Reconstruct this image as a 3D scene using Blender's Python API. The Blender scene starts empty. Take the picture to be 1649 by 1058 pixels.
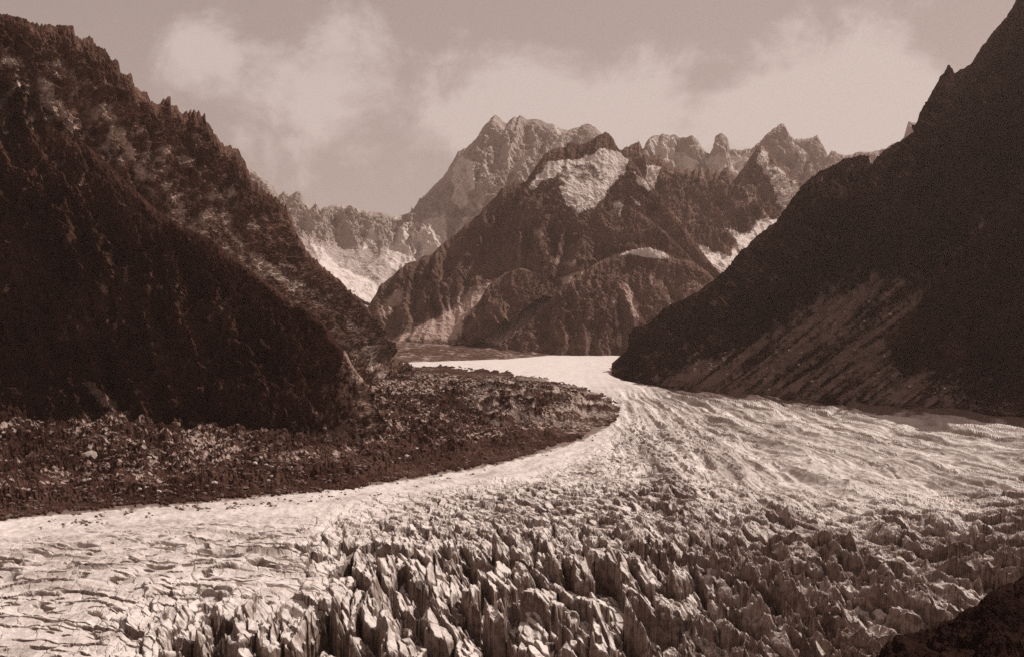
import bpy, math, random
import numpy as np
from mathutils import Vector

random.seed(7)
rng = np.random.default_rng(11)
sc = bpy.context.scene
COL = sc.collection
CX, CY, F = 824.5, 529.0, 1850.0          # picture centre and focal length (photo pixels)
CAM_Z = 200.0                              # camera height over the near glacier, metres
R = math.radians

# ------------------------------------------------------------------ noise
_p = rng.permutation(256).astype(np.int32)
PERM = np.concatenate([_p, _p, _p])
_g = rng.normal(size=(256, 3)); GRAD = (_g / np.linalg.norm(_g, axis=1, keepdims=True)).astype(np.float32)

from concurrent.futures import ThreadPoolExecutor
GX, GY, GZ = (np.ascontiguousarray(GRAD[:, k]) for k in range(3))
def _perlin(x, y, z):
    xi = np.floor(x); yi = np.floor(y); zi = np.floor(z)
    xf = x-xi; yf = y-yi; zf = z-zi
    xi = xi.astype(np.int32) & 255; yi = yi.astype(np.int32) & 255; zi = zi.astype(np.int32) & 255
    u = xf*xf*xf*(xf*(xf*6-15)+10); v = yf*yf*yf*(yf*(yf*6-15)+10); w = zf*zf*zf*(zf*(zf*6-15)+10)
    out = np.zeros(x.shape, np.float32)
    for dx in (0, 1):
        a = PERM[xi+dx]+yi; wx = u if dx else 1-u; fx = xf-dx
        for dy in (0, 1):
            b = PERM[a+dy]+zi; wxy = wx*(v if dy else 1-v); fy = yf-dy
            for dz in (0, 1):
                h = PERM[b+dz]
                out += wxy*(w if dz else 1-w)*(GX[h]*fx+GY[h]*fy+GZ[h]*(zf-dz))
    return out*1.5
POOL = ThreadPoolExecutor(4)
def perlin(x, y, z):
    x, y, z = np.broadcast_arrays(np.asarray(x, np.float32), np.asarray(y, np.float32), np.asarray(z, np.float32))
    sh = x.shape
    if x.size < 60000: return _perlin(x, y, z)
    x, y, z = x.ravel(), y.ravel(), z.ravel(); n = x.size; out = np.empty(n, np.float32); st = 32768
    def f(i): out[i:i+st] = _perlin(x[i:i+st], y[i:i+st], z[i:i+st])
    list(POOL.map(f, range(0, n, st)))
    return out.reshape(sh)

def fbm(x, y, z, oct=4, gain=.5, lac=2.03):
    s = 0; a = 1; n = 0
    for k in range(oct):
        s = s + a*perlin(x+k*17.3, y-k*9.1, z+k*5.7); n += a
        a *= gain; x = x*lac; y = y*lac; z = z*lac
    return s/n

def ridged(x, y, z, oct=4, gain=.5, lac=2.07, sharp=1.0):
    s = 0; a = 1; n = 0
    for k in range(oct):
        r = 1-np.abs(perlin(x+k*13.7, y+k*7.7, z-k*3.3))*1.7
        s = s + a*np.clip(r, 0, 1)**sharp; n += a
        a *= gain; x = x*lac; y = y*lac; z = z*lac
    return s/n

def sstep(a, b, x):
    t = np.clip((x-a)/(b-a), 0, 1); return t*t*(3-2*t)

def inside_sd(px, py, poly):
    """signed distance in photo pixels to a polygon, positive inside"""
    P = np.asarray(poly, np.float32); d = np.full(px.shape, 1e9, np.float32); ins = np.zeros(px.shape, bool)
    for i in range(len(P)):
        ax, ay = P[i]; bx, by = P[(i+1) % len(P)]
        ex, ey = bx-ax, by-ay
        t = np.clip(((px-ax)*ex+(py-ay)*ey)/(ex*ex+ey*ey+1e-9), 0, 1)
        d = np.minimum(d, (px-ax-t*ex)**2+(py-ay-t*ey)**2)
        if ay != by:
            c = (ay > py) != (by > py)
            ins ^= c & (px < (bx-ax)*(py-ay)/(by-ay)+ax)
    d = np.sqrt(d)
    return np.where(ins, d, -d)

def pmask(px, py, poly, feather=6, warp=8, scale=25., seed=0):
    P = np.asarray(poly); x0, y0 = P.min(0)-40; x1, y1 = P.max(0)+40
    m = np.zeros(px.shape, np.float32)
    k = (px > x0) & (px < x1) & (py > y0) & (py < y1)
    if k.any():
        a, b = px[k], py[k]
        n = fbm(a/scale, b/scale, np.full(a.shape, seed+.37), 3)
        m[k] = sstep(-feather, feather, inside_sd(a, b, poly)+n*warp*1.6)
    return m

def unproj(px, py, D):
    px = np.asarray(px, np.float64); py = np.asarray(py, np.float64); D = np.asarray(D, np.float64)
    return np.stack([(px-CX)/F*D, D, CAM_Z+(CY-py)/F*D], -1)

def proj(P):
    Y = np.maximum(P[..., 1], 1.)
    return CX+P[..., 0]/Y*F, CY-(P[..., 2]-CAM_Z)/Y*F

# ------------------------------------------------------------------ objects
def tag(o, label=None, cat=None, group=None, kind=None):
    if label: o['label'] = label
    if cat: o['category'] = cat
    if group: o['group'] = group
    if kind: o['kind'] = kind
    return o

def mesh_obj(name, V, Fc, mat, parent=None, attrs=None, smooth=False):
    me = bpy.data.meshes.new(name)
    V = np.asarray(V, np.float32).reshape(-1, 3); Fc = np.asarray(Fc, np.int32)
    n = Fc.shape[1]
    me.vertices.add(len(V)); me.vertices.foreach_set('co', V.ravel())
    me.loops.add(Fc.size); me.loops.foreach_set('vertex_index', Fc.ravel())
    me.polygons.add(len(Fc)); me.polygons.foreach_set('loop_start', np.arange(0, Fc.size, n, dtype=np.int32))
    me.polygons.foreach_set('use_smooth', np.full(len(Fc), smooth, bool))
    for k, a in (attrs or {}).items():
        at = me.attributes.new(k, 'FLOAT', 'POINT'); at.data.foreach_set('value', np.asarray(a, np.float32).ravel())
    me.update(calc_edges=True)
    me.materials.append(mat)
    o = bpy.data.objects.new(name, me); COL.objects.link(o)
    if parent: o.parent = parent
    return o

def grid_faces(nv, nu, flip=False):
    i = np.arange(nv*nu).reshape(nv, nu)
    q = np.stack([i[:-1, :-1], i[:-1, 1:], i[1:, 1:], i[1:, :-1]], -1).reshape(-1, 4)
    return q[:, ::-1] if flip else q

# ------------------------------------------------------------------ materials
class NT:
    def __init__(s, name):
        s.m = bpy.data.materials.new(name); s.m.use_nodes = True
        s.t = s.m.node_tree; s.t.nodes.clear()
        s.out = s.n('ShaderNodeOutputMaterial')
    def n(s, ty, **kw):
        nd = s.t.nodes.new(ty)
        for k, v in kw.items(): setattr(nd, k, v)
        return nd
    def l(s, a, b): s.t.links.new(a, b)
    def val(s, sock, v):
        if hasattr(v, 'is_output'): s.l(v, sock)
        else: sock.default_value = v
    def math(s, op, a, b=0., c=0., clamp=False):
        nd = s.n('ShaderNodeMath', operation=op, use_clamp=clamp)
        for k, v in enumerate((a, b, c)): s.val(nd.inputs[k], v)
        return nd.outputs[0]
    def mix(s, f, a, b):
        nd = s.n('ShaderNodeMix', data_type='RGBA')
        s.val(nd.inputs[0], f); s.val(nd.inputs[6], a); s.val(nd.inputs[7], b)
        return nd.outputs[2]
    def ramp(s, x, a, b):
        nd = s.n('ShaderNodeMapRange', interpolation_type='SMOOTHSTEP'); s.val(nd.inputs[0], x)
        nd.inputs[1].default_value = a; nd.inputs[2].default_value = b
        return nd.outputs[0]
    def noise(s, vec, scale, detail=4, rough=.55, dist=0.):
        nd = s.n('ShaderNodeTexNoise'); s.l(vec, nd.inputs['Vector'])
        nd.inputs['Scale'].default_value = scale; nd.inputs['Detail'].default_value = detail
        nd.inputs['Roughness'].default_value = rough; nd.inputs['Distortion'].default_value = dist
        return nd.outputs['Fac']
    def pos(s, scale=(1, 1, 1), rot=(0, 0, 0), obj=False):
        if obj: o = s.n('ShaderNodeTexCoord').outputs['Object']
        else: o = s.n('ShaderNodeNewGeometry').outputs['Position']
        mp = s.n('ShaderNodeMapping'); s.l(o, mp.inputs['Vector'])
        mp.inputs['Scale'].default_value = scale; mp.inputs['Rotation'].default_value = rot
        return mp.outputs[0]
    def attr(s, name): return s.n('ShaderNodeAttribute', attribute_name=name).outputs['Fac']
    def bump(s, h, dist, strength=1.):
        b = s.n('ShaderNodeBump'); b.inputs['Strength'].default_value = strength; b.inputs['Distance'].default_value = dist
        s.l(h, b.inputs['Height']); return b.outputs[0]
    def finish(s, color, rough, normal=None, spec=.3):
        p = s.n('ShaderNodeBsdfPrincipled')
        s.val(p.inputs['Base Color'], color); s.val(p.inputs['Roughness'], rough)
        p.inputs['Specular IOR Level'].default_value = spec
        if normal is not None: s.l(normal, p.inputs['Normal'])
        s.l(p.outputs[0], s.out.inputs['Surface']); return s.m

def C(r, g, b): return (r, g, b, 1.)

def rock_material(name, dark, mid, pale, snow=C(.70, .60, .56), unit=10., bump=1., lo=.40, hi=.66):
    """fractured rock; vertex attributes 'pale' (scree, ledges and painted sunlit slabs) and 'snow' give where they lie"""
    t = NT(name); p = t.pos()
    big = t.noise(p, .07/unit, 5, .6, .4); med = t.noise(p, .45/unit, 6, .65); fine = t.noise(p, 2.6/unit, 4, .7)
    strat = t.noise(t.pos((1, 1, .35), (0, .45, .2)), .9/unit, 5, .65, .6)
    f = t.math('ADD', t.math('MULTIPLY', big, .35), t.math('MULTIPLY', strat, .35))
    f = t.math('ADD', f, t.math('MULTIPLY', fine, .30))
    col = t.mix(t.ramp(f, lo, hi), dark, mid)
    pa = t.attr('pale')
    pf = t.math('ADD', pa, t.math('MULTIPLY', t.math('SUBTRACT', med, .5), 1.3))
    pf = t.math('ADD', pf, t.math('MULTIPLY', t.math('SUBTRACT', fine, .5), .9))
    pf = t.math('MULTIPLY', t.ramp(pf, .25, .85), t.ramp(pa, .02, .25))
    col = t.mix(pf, col, pale)
    sa = t.attr('snow')
    sf = t.math('ADD', sa, t.math('MULTIPLY', t.math('SUBTRACT', med, .5), 1.5))
    sf = t.math('ADD', sf, t.math('MULTIPLY', t.math('SUBTRACT', fine, .5), .5))
    sf = t.math('MULTIPLY', t.ramp(sf, .32, .66), t.ramp(sa, .02, .2))
    col = t.mix(sf, col, t.mix(t.ramp(strat, .35, .75), snow, C(snow[0]*.8, snow[1]*.78, snow[2]*.77)))
    h = t.math('ADD', med, t.math('MULTIPLY', fine, .35))
    h = t.math('MULTIPLY', h, t.math('SUBTRACT', 1., t.math('MULTIPLY', sf, .85)))
    nrm = t.bump(h, unit*.5*bump, .8)
    return t.finish(col, 1., nrm, 0.)

def ice_material(name):
    t = NT(name); p = t.pos()
    d = t.attr('dirt')
    n1 = t.noise(p, .02, 5, .6, .5); n2 = t.noise(p, .16, 5, .65, .3); n3 = t.noise(p, .9, 4, .7)
    band = t.noise(t.pos((.35, .35, 1.6), (0.25, 0.1, .3)), .35, 4, .6, .8)
    f = t.math('ADD', t.math('MULTIPLY', n1, .35), t.math('MULTIPLY', n2, .35))
    f = t.math('ADD', f, t.math('MULTIPLY', band, .30))
    f = t.math('ADD', f, t.math('MULTIPLY', d, .42))
    col = t.mix(t.ramp(f, .46, .98), C(.70, .605, .565), C(.13, .072, .054))
    grit = t.math('ADD', n3, t.math('MULTIPLY', d, .25))
    col = t.mix(t.math('MULTIPLY', t.ramp(grit, .62, .80), .7), col, C(.12, .065, .05))
    col = t.mix(t.attr('crust_shade'), t.mix(t.ramp(n2, .35, .65), C(.12, .072, .056), C(.30, .22, .185)), col)  # wall colours carry painted shade, darker than the tops
    nrm = t.bump(t.math('ADD', n2, t.math('MULTIPLY', n3, .25)), 1.8, .6)
    return t.finish(col, .62, nrm, .25)

def rubble_material(name, dark, mid, pale, unit=1.):
    t = NT(name); p = t.pos()
    v = t.n('ShaderNodeTexVoronoi'); t.l(p, v.inputs['Vector']); v.inputs['Scale'].default_value = .28/unit
    v2 = t.n('ShaderNodeTexVoronoi'); t.l(p, v2.inputs['Vector']); v2.inputs['Scale'].default_value = .09/unit
    n1 = t.noise(p, .012/unit, 5, .6); n2 = t.noise(p, .2/unit, 5, .7)
    sep = t.n('ShaderNodeSeparateColor'); t.l(v.outputs['Color'], sep.inputs[0])
    f = t.math('ADD', t.math('MULTIPLY', n1, .5), t.math('MULTIPLY', n2, .5))
    col = t.mix(t.ramp(f, .38, .64), dark, mid)
    pa = t.attr('pale')
    st = t.math('ADD', sep.outputs[0], t.math('MULTIPLY', t.math('SUBTRACT', n1, .5), 1.2))
    st = t.math('ADD', st, t.math('MULTIPLY', t.math('SUBTRACT', pa, .5), .9))
    col = t.mix(t.math('MULTIPLY', t.ramp(st, .72, .98), .9), col, pale)
    h = t.math('ADD', t.math('MULTIPLY', v.outputs['Distance'], .6), t.math('MULTIPLY', v2.outputs['Distance'], 1.2))
    nrm = t.bump(t.math('ADD', h, n2), 2.5*unit, .8)
    return t.finish(col, 1., nrm, 0.)

def boulder_material(name, a, b):
    t = NT(name); p = t.pos()
    f = t.math('ADD', t.math('MULTIPLY', t.noise(p, .35, 5, .65), .6), t.math('MULTIPLY', t.noise(p, 2.2, 3, .6), .4))
    return t.finish(t.mix(t.ramp(f, .36, .66), a, b), .9, t.bump(t.noise(p, 1.1, 5, .7), .5, .8), .15)

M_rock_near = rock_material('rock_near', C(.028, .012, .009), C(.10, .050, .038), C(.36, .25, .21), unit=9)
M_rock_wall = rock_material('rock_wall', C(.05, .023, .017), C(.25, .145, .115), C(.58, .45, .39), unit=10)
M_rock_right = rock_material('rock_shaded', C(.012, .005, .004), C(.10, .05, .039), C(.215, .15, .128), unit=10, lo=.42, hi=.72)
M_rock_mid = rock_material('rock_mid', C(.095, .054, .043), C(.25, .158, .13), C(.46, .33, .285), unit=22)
M_rock_far_haze = rock_material('rock_far_haze', C(.35, .275, .25), C(.55, .45, .415), C(.56, .46, .42), unit=40)  # far rock painted paler in place of thicker haze
M_ice = ice_material('glacier_ice')
M_moraine = rubble_material('moraine_rubble', C(.032, .014, .011), C(.095, .050, .039), C(.40, .29, .25), 2.2)
M_scree = rubble_material('scree_rubble', C(.03, .014, .011), C(.085, .046, .036), C(.30, .20, .17), 2.6)
M_stone = boulder_material('stone', C(.07, .038, .03), C(.30, .20, .17))
M_pale = boulder_material('pale_stone', C(.42, .32, .28), C(.68, .57, .52))
M_ground = rock_material('ground_rock', C(.05, .025, .02), C(.12, .07, .05), C(.3, .2, .17), unit=30)

# ------------------------------------------------------------------ lofted mountains
def resample(rail, nu, smooth=True):
    a = np.asarray(rail, np.float64)
    d = np.r_[0, np.cumsum(np.hypot(np.diff(a[:, 0]), .5*np.diff(a[:, 1])))]
    u = np.linspace(0, d[-1], nu)
    r = np.stack([np.interp(u, d, a[:, k]) for k in range(3)], -1)
    if smooth:
        w = max(3, nu//30) | 1; k = np.hanning(w+2)[1:-1]; k /= k.sum()
        pad = w//2
        for c in range(3):
            e = np.pad(r[:, c], pad, mode='reflect', reflect_type='odd'); r[:, c] = np.convolve(e, k, 'valid')
    return r

def box(a, w, axis):
    w = int(w) | 1; p = w//2
    pad = [(0, 0)]*a.ndim; pad[axis] = (p+1, p)
    c = np.cumsum(np.pad(a, pad, mode='edge'), axis=axis)
    hi = np.take(c, np.arange(w, c.shape[axis]), axis=axis); lo = np.take(c, np.arange(0, c.shape[axis]-w), axis=axis)
    return (hi-lo)/w

def loft(rails, nu, segs, L, A, seed=0, jag=0., aniso=3.2, back=(0., 1.), back_drop=.9, back_len=500., sky_env=.25, warp=.5, k2=.42,
         fine=1., shear=0., extra=None, foot_env=1., calm=()):
    """surface through 3-D rails (first = skyline), with ribs, gullies and broken rock; returns grid P, mask row index of the skyline, u, v"""
    rr = [unproj(*np.moveaxis(resample(r, nu, smooth=k > 0), -1, 0)) for k, r in enumerate(rails)]
    rr = np.stack(rr)                                                    # R,nu,3
    if jag:
        s = np.r_[0, np.cumsum(np.linalg.norm(np.diff(rr[0], axis=0), axis=1))]
        z = fbm(s/(L*.18), seed+.5, .2, 4)+.6*ridged(s/(L*.1), seed+3.5, .7, 2)-.3
        q = np.linspace(0, 1, nu); rr[0, :, 2] += z*jag*sstep(0, .05, q)*sstep(1, .95, q)
    rows = []; vv = []
    Rn = len(rr)
    for k in range(Rn-1):
        p0 = rr[max(k-1, 0)] if k > 0 else 2*rr[0]-rr[1]; p1 = rr[k]; p2 = rr[k+1]; p3 = rr[k+2] if k+2 < Rn else 2*rr[-1]-rr[-2]
        n = segs[k]
        for j in range(n + (k == Rn-2)):
            t = j/n
            rows.append(.5*((2*p1)+(-p0+p2)*t*.6+(2*p0*0-0+6*p2-6*p1-1.2*(p2-p0)*1-.6*(p3-p1))*t*t*1+(-4*p2+4*p1+.6*(p2-p0)+.6*(p3-p1))*t*t*t))
            vv.append((k+t)/(Rn-1))
    P = np.stack(rows); v = np.array(vv)[:, None]*np.ones((1, nu)); u = np.ones((len(vv), 1))*np.linspace(0, 1, nu)
    B = box(box(P, max(5, nu//12), 1), max(5, len(vv)//8), 0)
    du = np.gradient(B, axis=1); dv = np.gradient(B, axis=0)
    N = np.cross(du, dv); N /= np.linalg.norm(N, axis=-1, keepdims=True)+1e-9
    if (N[..., 1].mean() > 0): N = -N
    s = np.cumsum(np.r_[0, np.linalg.norm(np.diff(P[P.shape[0]//2], axis=0), axis=1)])[None, :]*np.ones_like(u)
    tt = np.cumsum(np.concatenate([np.zeros((1, nu)), np.linalg.norm(np.diff(P, axis=0), axis=-1)]), axis=0)
    s = s+shear*tt
    x, y, z = P[..., 0], P[..., 1], P[..., 2]
    w = fbm(x/(L*1.6)+seed, y/(L*1.6), z/(L*1.6), 3)*warp
    d = (ridged(s/L+w+seed, tt/(L*aniso)+w*.6, seed+.3, 3, .5)-.62)*1.5
    d2 = (ridged(x/(L*.28)+seed+w, y/(L*.28), z/(L*.40), 4, .55)-.6)
    d3 = fbm(x/(L*.07), y/(L*.07), z/(L*.07)+seed, 3, .6)
    disp = A*(d+k2*d2+.13*fine*d3)
    env = np.minimum(1, sky_env+(1-sky_env)*sstep(0, .14, v))*(1-(1-foot_env)*sstep(.75, 1, v))
    if calm:
        qx, qy = proj(P); cm = np.zeros(qx.shape, np.float32)
        for poly in calm: cm = np.maximum(cm, pmask(qx, qy, poly, 10, 3, 20))
        disp = disp*(1-.72*cm)
    if extra is not None: disp = disp*extra(P, u, v)
    P = P+N*(disp*env)[..., None]
    # far side of the ridge, so the mountain is solid
    nb = 14; bk = []
    top = P[0]; bd = np.array([back[0], back[1], 0.])
    for j in range(nb, 0, -1):
        t = j/nb*back_len
        q = top+bd*t; q[:, 2] -= back_drop*t
        f = sstep(0, .4, j/nb)
        q[:, 2] += f*A*.8*(ridged(q[:, 0]/L+seed, q[:, 1]/L, .3, 3)-1.)
        bk.append(q)
    G = np.concatenate([np.stack(bk), P]); 
    return G, nb, np.concatenate([np.zeros((nb, nu)), u]), np.concatenate([np.zeros((nb, nu))-1, v])

def mountain(name, G, mat, pale=None, snow=None, parent=None):
    px, py = proj(G)
    nv, nu = G.shape[:2]
    a = {'pale': np.zeros((nv, nu)) if pale is None else pale, 'snow': np.zeros((nv, nu)) if snow is None else snow}
    return mesh_obj(name, G, grid_faces(nv, nu), mat, parent, a)

def normals(G):
    N = np.cross(np.gradient(G, axis=1), np.gradient(G, axis=0)); N /= np.linalg.norm(N, axis=-1, keepdims=True)+1e-9
    return np.where(N[..., 2:3] < 0, -N, N)

def withD(pts, table):
    t = np.asarray(table, float)
    return [(x, y, float(np.interp(x, t[:, 0], t[:, 1]))) for x, y in pts]

# ---- glacier level -------------------------------------------------
def gz(D): return 78.*sstep(1500., 5600., np.asarray(D, float))
_D = np.geomspace(300., 7000., 4000); _py = CY+F*(CAM_Z-gz(_D))/_D
def depth_of(py): return np.interp(np.asarray(py, float), _py[::-1], _D[::-1])

# ================================================================== far range (behind everything)
sky_far = [(340, 215), (372, 245), (403, 272), (418, 283), (441, 300), (450, 315), (458, 308), (467, 315), (475, 310), (484, 308), (490, 321), (499, 336),
           (509, 327), (516, 340), (528, 334), (543, 329), (556, 333), (569, 332), (581, 340), (593, 341), (607, 342), (614, 341), (631, 348), (646, 346), (658, 343),
           (681, 318), (697, 303), (708, 289), (720, 276), (737, 247), (746, 242), (756, 235), (768, 222), (777, 208), (785, 199), (792, 190), (797, 187), (805, 191), (810, 197), (816, 201),
           (822, 194), (828, 189), (833, 190), (837, 186), (842, 189), (847, 194), (860, 193), (872, 195), (880, 200), (893, 202), (905, 210), (914, 210), (922, 208), (935, 203),
           (947, 198), (953, 201), (959, 206), (966, 214), (985, 232), (1010, 245), (1040, 270)]
Dt = [(340, 10200), (620, 10800), (680, 11400), (900, 11800), (1040, 12000)]
r0 = withD(sky_far, Dt)
r1 = withD([(340, 290), (450, 360), (560, 385), (640, 395), (700, 360), (780, 300), (880, 280), (1000, 310)], [(340, 9700), (640, 10400), (1000, 11300)])
r2 = withD([(360, 370), (480, 405), (560, 420), (650, 420), (740, 400), (850, 390), (980, 400)], [(340, 9300), (640, 9900), (1000, 10700)])
r3 = withD([(360, 440), (470, 440), (540, 470), (620, 490), (740, 500), (850, 500), (980, 500)], [(340, 8300), (640, 8500), (1000, 9500)])
G, nb, u, v = loft([r0, r1, r2, r3], 520, [90, 70, 70], 520, 210, seed=3, jag=22, back_len=900, aniso=4.5, calm=[[(480, 385), (560, 395), (640, 400), (700, 425), (640, 475), (600, 495), (540, 470), (490, 430)]], sky_env=.07)
px, py = proj(G); N = normals(G)
snow = np.zeros(px.shape, np.float32)
nz = fbm(px/14, py/40, .3, 4)
for poly, s in (([(728, 275), (742, 250), (766, 262), (764, 300), (756, 335), (738, 345), (730, 320)], 1),
                ([(640, 360), (668, 372), (700, 340), (722, 350), (716, 390), (690, 420), (640, 440), (620, 420)], .85),
                ([(745, 350), (756, 352), (738, 400), (722, 420)], .9), ([(770, 320), (782, 322), (764, 362), (752, 380)], .8),
                ([(590, 375), (602, 360), (606, 400), (584, 402)], .8), ([(640, 350), (632, 352), (622, 405), (640, 405)], .8),
                ([(480, 395), (560, 402), (640, 410), (700, 425), (640, 470), (600, 480), (540, 452), (505, 420)], .40),
                ([(500, 395), (518, 402), (545, 430), (575, 445), (606, 458), (604, 492), (560, 472), (520, 432)], 1.3),
                ([(800, 245), (818, 235), (828, 262), (806, 280)], .62), ([(896, 204), (905, 212), (908, 235), (896, 245), (880, 268), (868, 272), (884, 240)], .7),
                ([(440, 300), (455, 320), (480, 350), (512, 372), (500, 395), (470, 350)], .5)):
    snow = np.maximum(snow, s*pmask(px, py, poly, 8, 7, 18))
snow = np.clip(snow+nz*.25*(snow > .05), 0, 1.2)
far = mountain('mountain', G, M_rock_far_haze, pale=np.clip(.28+fbm(px/20, py/60, 5.1, 3)*.6, 0, 1)*(py > 260), snow=snow)
tag(far, 'highest hazy peak with a sheer snow-streaked face behind the dark central mountain', 'mountain', kind='structure')

# ---- right-hand far peaks
sky2 = [(975, 250), (1010, 252), (1037, 239), (1042, 228), (1047, 222), (1058, 219), (1068, 216), (1078, 220), (1085, 218), (1096, 222), (1106, 222), (1112, 218), (1116, 218), (1124, 229), (1135, 243), (1143, 248), (1149, 239),
        (1151, 222), (1155, 217), (1160, 214), (1166, 217), (1172, 222), (1176, 239), (1189, 243), (1200, 240), (1210, 239), (1219, 233), (1226, 229), (1234, 219), (1243, 210), (1252, 204), (1259, 199), (1263, 202), (1266, 210), (1272, 219),
        (1280, 226), (1295, 224), (1309, 222), (1313, 219), (1316, 216), (1319, 222), (1322, 229), (1334, 251), (1340, 243), (1350, 246), (1362, 250), (1376, 247), (1401, 245), (1430, 236), (1448, 228), (1456, 221), (1460, 205), (1463, 196), (1468, 198), (1474, 199), (1480, 215), (1500, 230), (1540, 240)]
Dt = [(975, 10800), (1200, 10900), (1540, 10600)]
r0 = withD(sky2, Dt)
r1 = withD([(975, 330), (1100, 310), (1200, 320), (1300, 290), (1400, 300), (1540, 300)], [(975, 10200), (1540, 10000)])
r2 = withD([(975, 430), (1200, 430), (1400, 430), (1540, 430)], [(975, 9500), (1540, 9400)])
G, nb, u, v = loft([r0, r1, r2], 380, [70, 60], 420, 170, seed=8, jag=22, back_len=900, sky_env=.07)
px, py = proj(G)
snow = np.zeros(px.shape, np.float32)
for poly, s in (([(1047, 224), (1085, 222), (1090, 240), (1125, 262), (1120, 285), (1085, 270), (1045, 245)], .8),
                ([(1118, 240), (1150, 245), (1190, 250), (1215, 245), (1190, 285), (1150, 280)], .9),
                ([(1266, 228), (1272, 226), (1310, 258), (1304, 264)], 1.1), ([(1335, 255), (1420, 248), (1420, 275), (1345, 270)], .7)):
    snow = np.maximum(snow, s*pmask(px, py, poly, 7, 7, 16))
o = mountain('mountain', G, M_rock_far_haze, pale=np.clip(.25+fbm(px/16, py/50, 2.1, 3)*.6, 0, 1), snow=snow)
tag(o, 'far row of pale jagged peaks partly in cloud at the right end of the skyline', 'mountain', kind='structure')

# ---- jagged ridge running right from the central mountain
sky3 = [(960, 262), (985, 250), (1002, 243), (1015, 236), (1029, 230), (1033, 236), (1037, 245), (1050, 252), (1068, 258), (1085, 269), (1094, 270), (1101, 276), (1108, 272), (1112, 277), (1118, 274), (1121, 268), (1126, 276), (1130, 269), (1136, 276), (1143, 271),
        (1148, 279), (1155, 273), (1160, 279), (1166, 271), (1172, 270), (1176, 280), (1187, 284), (1196, 272), (1210, 254), (1218, 240), (1226, 231), (1236, 240), (1250, 258), (1270, 276), (1293, 297), (1320, 315), (1360, 340)]
r0 = withD(sky3, [(960, 7900), (1200, 8500), (1226, 8600), (1360, 8700)])
r1 = withD([(960, 330), (1060, 330), (1120, 340), (1190, 350), (1240, 330), (1330, 370)], [(960, 7300), (1200, 7800), (1360, 8100)])
r2 = withD([(960, 420), (1080, 400), (1130, 400), (1190, 395), (1230, 400), (1330, 440)], [(960, 6700), (1200, 7200), (1360, 7500)])
r3 = withD([(960, 520), (1080, 470), (1130, 455), (1190, 450), (1230, 450), (1330, 500)], [(960, 6300), (1200, 6500), (1360, 6800)])
G, nb, u, v = loft([r0, r1, r2, r3], 460, [70, 70, 40], 260, 110, seed=14, jag=20, calm=[[(1105, 395), (1165, 410), (1190, 375), (1222, 355), (1260, 345), (1255, 420), (1150, 470), (1120, 425)]], back_len=700, aniso=4, sky_env=.07, shear=-.35)
px, py = proj(G)
snow = np.zeros(px.shape, np.float32)
for poly, s in (([(1105, 395), (1130, 398), (1165, 410), (1178, 416), (1182, 402), (1200, 416), (1192, 405), (1183, 375), (1205, 382), (1222, 362), (1236, 360), (1260, 350), (1255, 420), (1150, 470), (1120, 425)], 1.3),
                ([(1165, 368), (1185, 372), (1205, 378), (1220, 350), (1236, 352), (1230, 375), (1200, 390)], .9),
                ([(1040, 268), (1066, 268), (1060, 290), (1050, 304), (1042, 290)], 1.1),
                ([(1226, 236), (1242, 262), (1265, 280), (1293, 303), (1280, 318), (1262, 350), (1250, 320), (1236, 285), (1215, 262)], .62)):
    snow = np.maximum(snow, s*pmask(px, py, poly, 5, 5, 14))
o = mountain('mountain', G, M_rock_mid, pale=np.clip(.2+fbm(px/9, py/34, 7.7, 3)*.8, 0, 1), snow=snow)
tag(o, 'saw-toothed rock ridge falling to white snowfields right of the central mountain', 'mountain', kind='structure')

# ================================================================== central mountain
sky_t = [(560, 530), (580, 508), (595, 491), (603, 476), (614, 459), (622, 452), (631, 447), (642, 436), (654, 426), (676, 417), (697, 410), (708, 398), (718, 389), (740, 370), (768, 347), (776, 339), (785, 331), (798, 317), (810, 303), (820, 299), (830, 295), (847, 292), (853, 283), (860, 274), (868, 262),
         (876, 251), (884, 245), (893, 239), (902, 238), (911, 237), (914, 231), (918, 229), (930, 231), (943, 231), (951, 227), (959, 222), (966, 217), (974, 214), (982, 218), (988, 222), (992, 232), (995, 240), (1003, 246), (1016, 256), (1030, 276), (1048, 300), (1066, 318), (1090, 350), (1120, 390), (1150, 430), (1190, 470)]
r0 = withD(sky_t, [(560, 5900), (700, 6300), (850, 6700), (980, 6900), (1060, 6600), (1190, 6100)])
r1 = withD([(560, 538), (640, 480), (720, 440), (800, 390), (850, 335), (900, 300), (980, 300), (1030, 330), (1090, 390), (1190, 490)], [(560, 5850), (700, 6100), (900, 6450), (1000, 6500), (1190, 6000)])
r2 = withD([(570, 545), (660, 510), (740, 480), (800, 450), (870, 410), (930, 390), (990, 380), (1050, 400), (1100, 440), (1190, 510)], [(560, 5800), (700, 5850), (900, 6100), (1000, 6050), (1190, 5850)])
r3 = withD([(570, 562), (680, 556), (780, 553), (860, 550), (940, 540), (1000, 530), (1060, 530), (1190, 545)], [(560, 5750), (700, 5500), (1190, 5600)])
r4 = withD([(560, 590), (700, 590), (900, 590), (1190, 590)], [(560, 5500), (1190, 5400)])
G, nb, u, v = loft([r0, r1, r2, r3, r4], 620, [90, 90, 110, 20], 240, 92, seed=21, jag=14, calm=[[(600, 560), (640, 535), (720, 498), (795, 458), (775, 492), (748, 522), (738, 560)], [(735, 560), (790, 528), (860, 478), (932, 432), (942, 440), (880, 492), (830, 540), (815, 562)], [(856, 300), (886, 262), (935, 254), (972, 240), (1014, 258), (990, 292), (952, 338), (915, 330), (896, 284)]], back_len=800, aniso=4.2, sky_env=.07, shear=.25)
px, py = proj(G)
snow = np.zeros(px.shape, np.float32)
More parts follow.
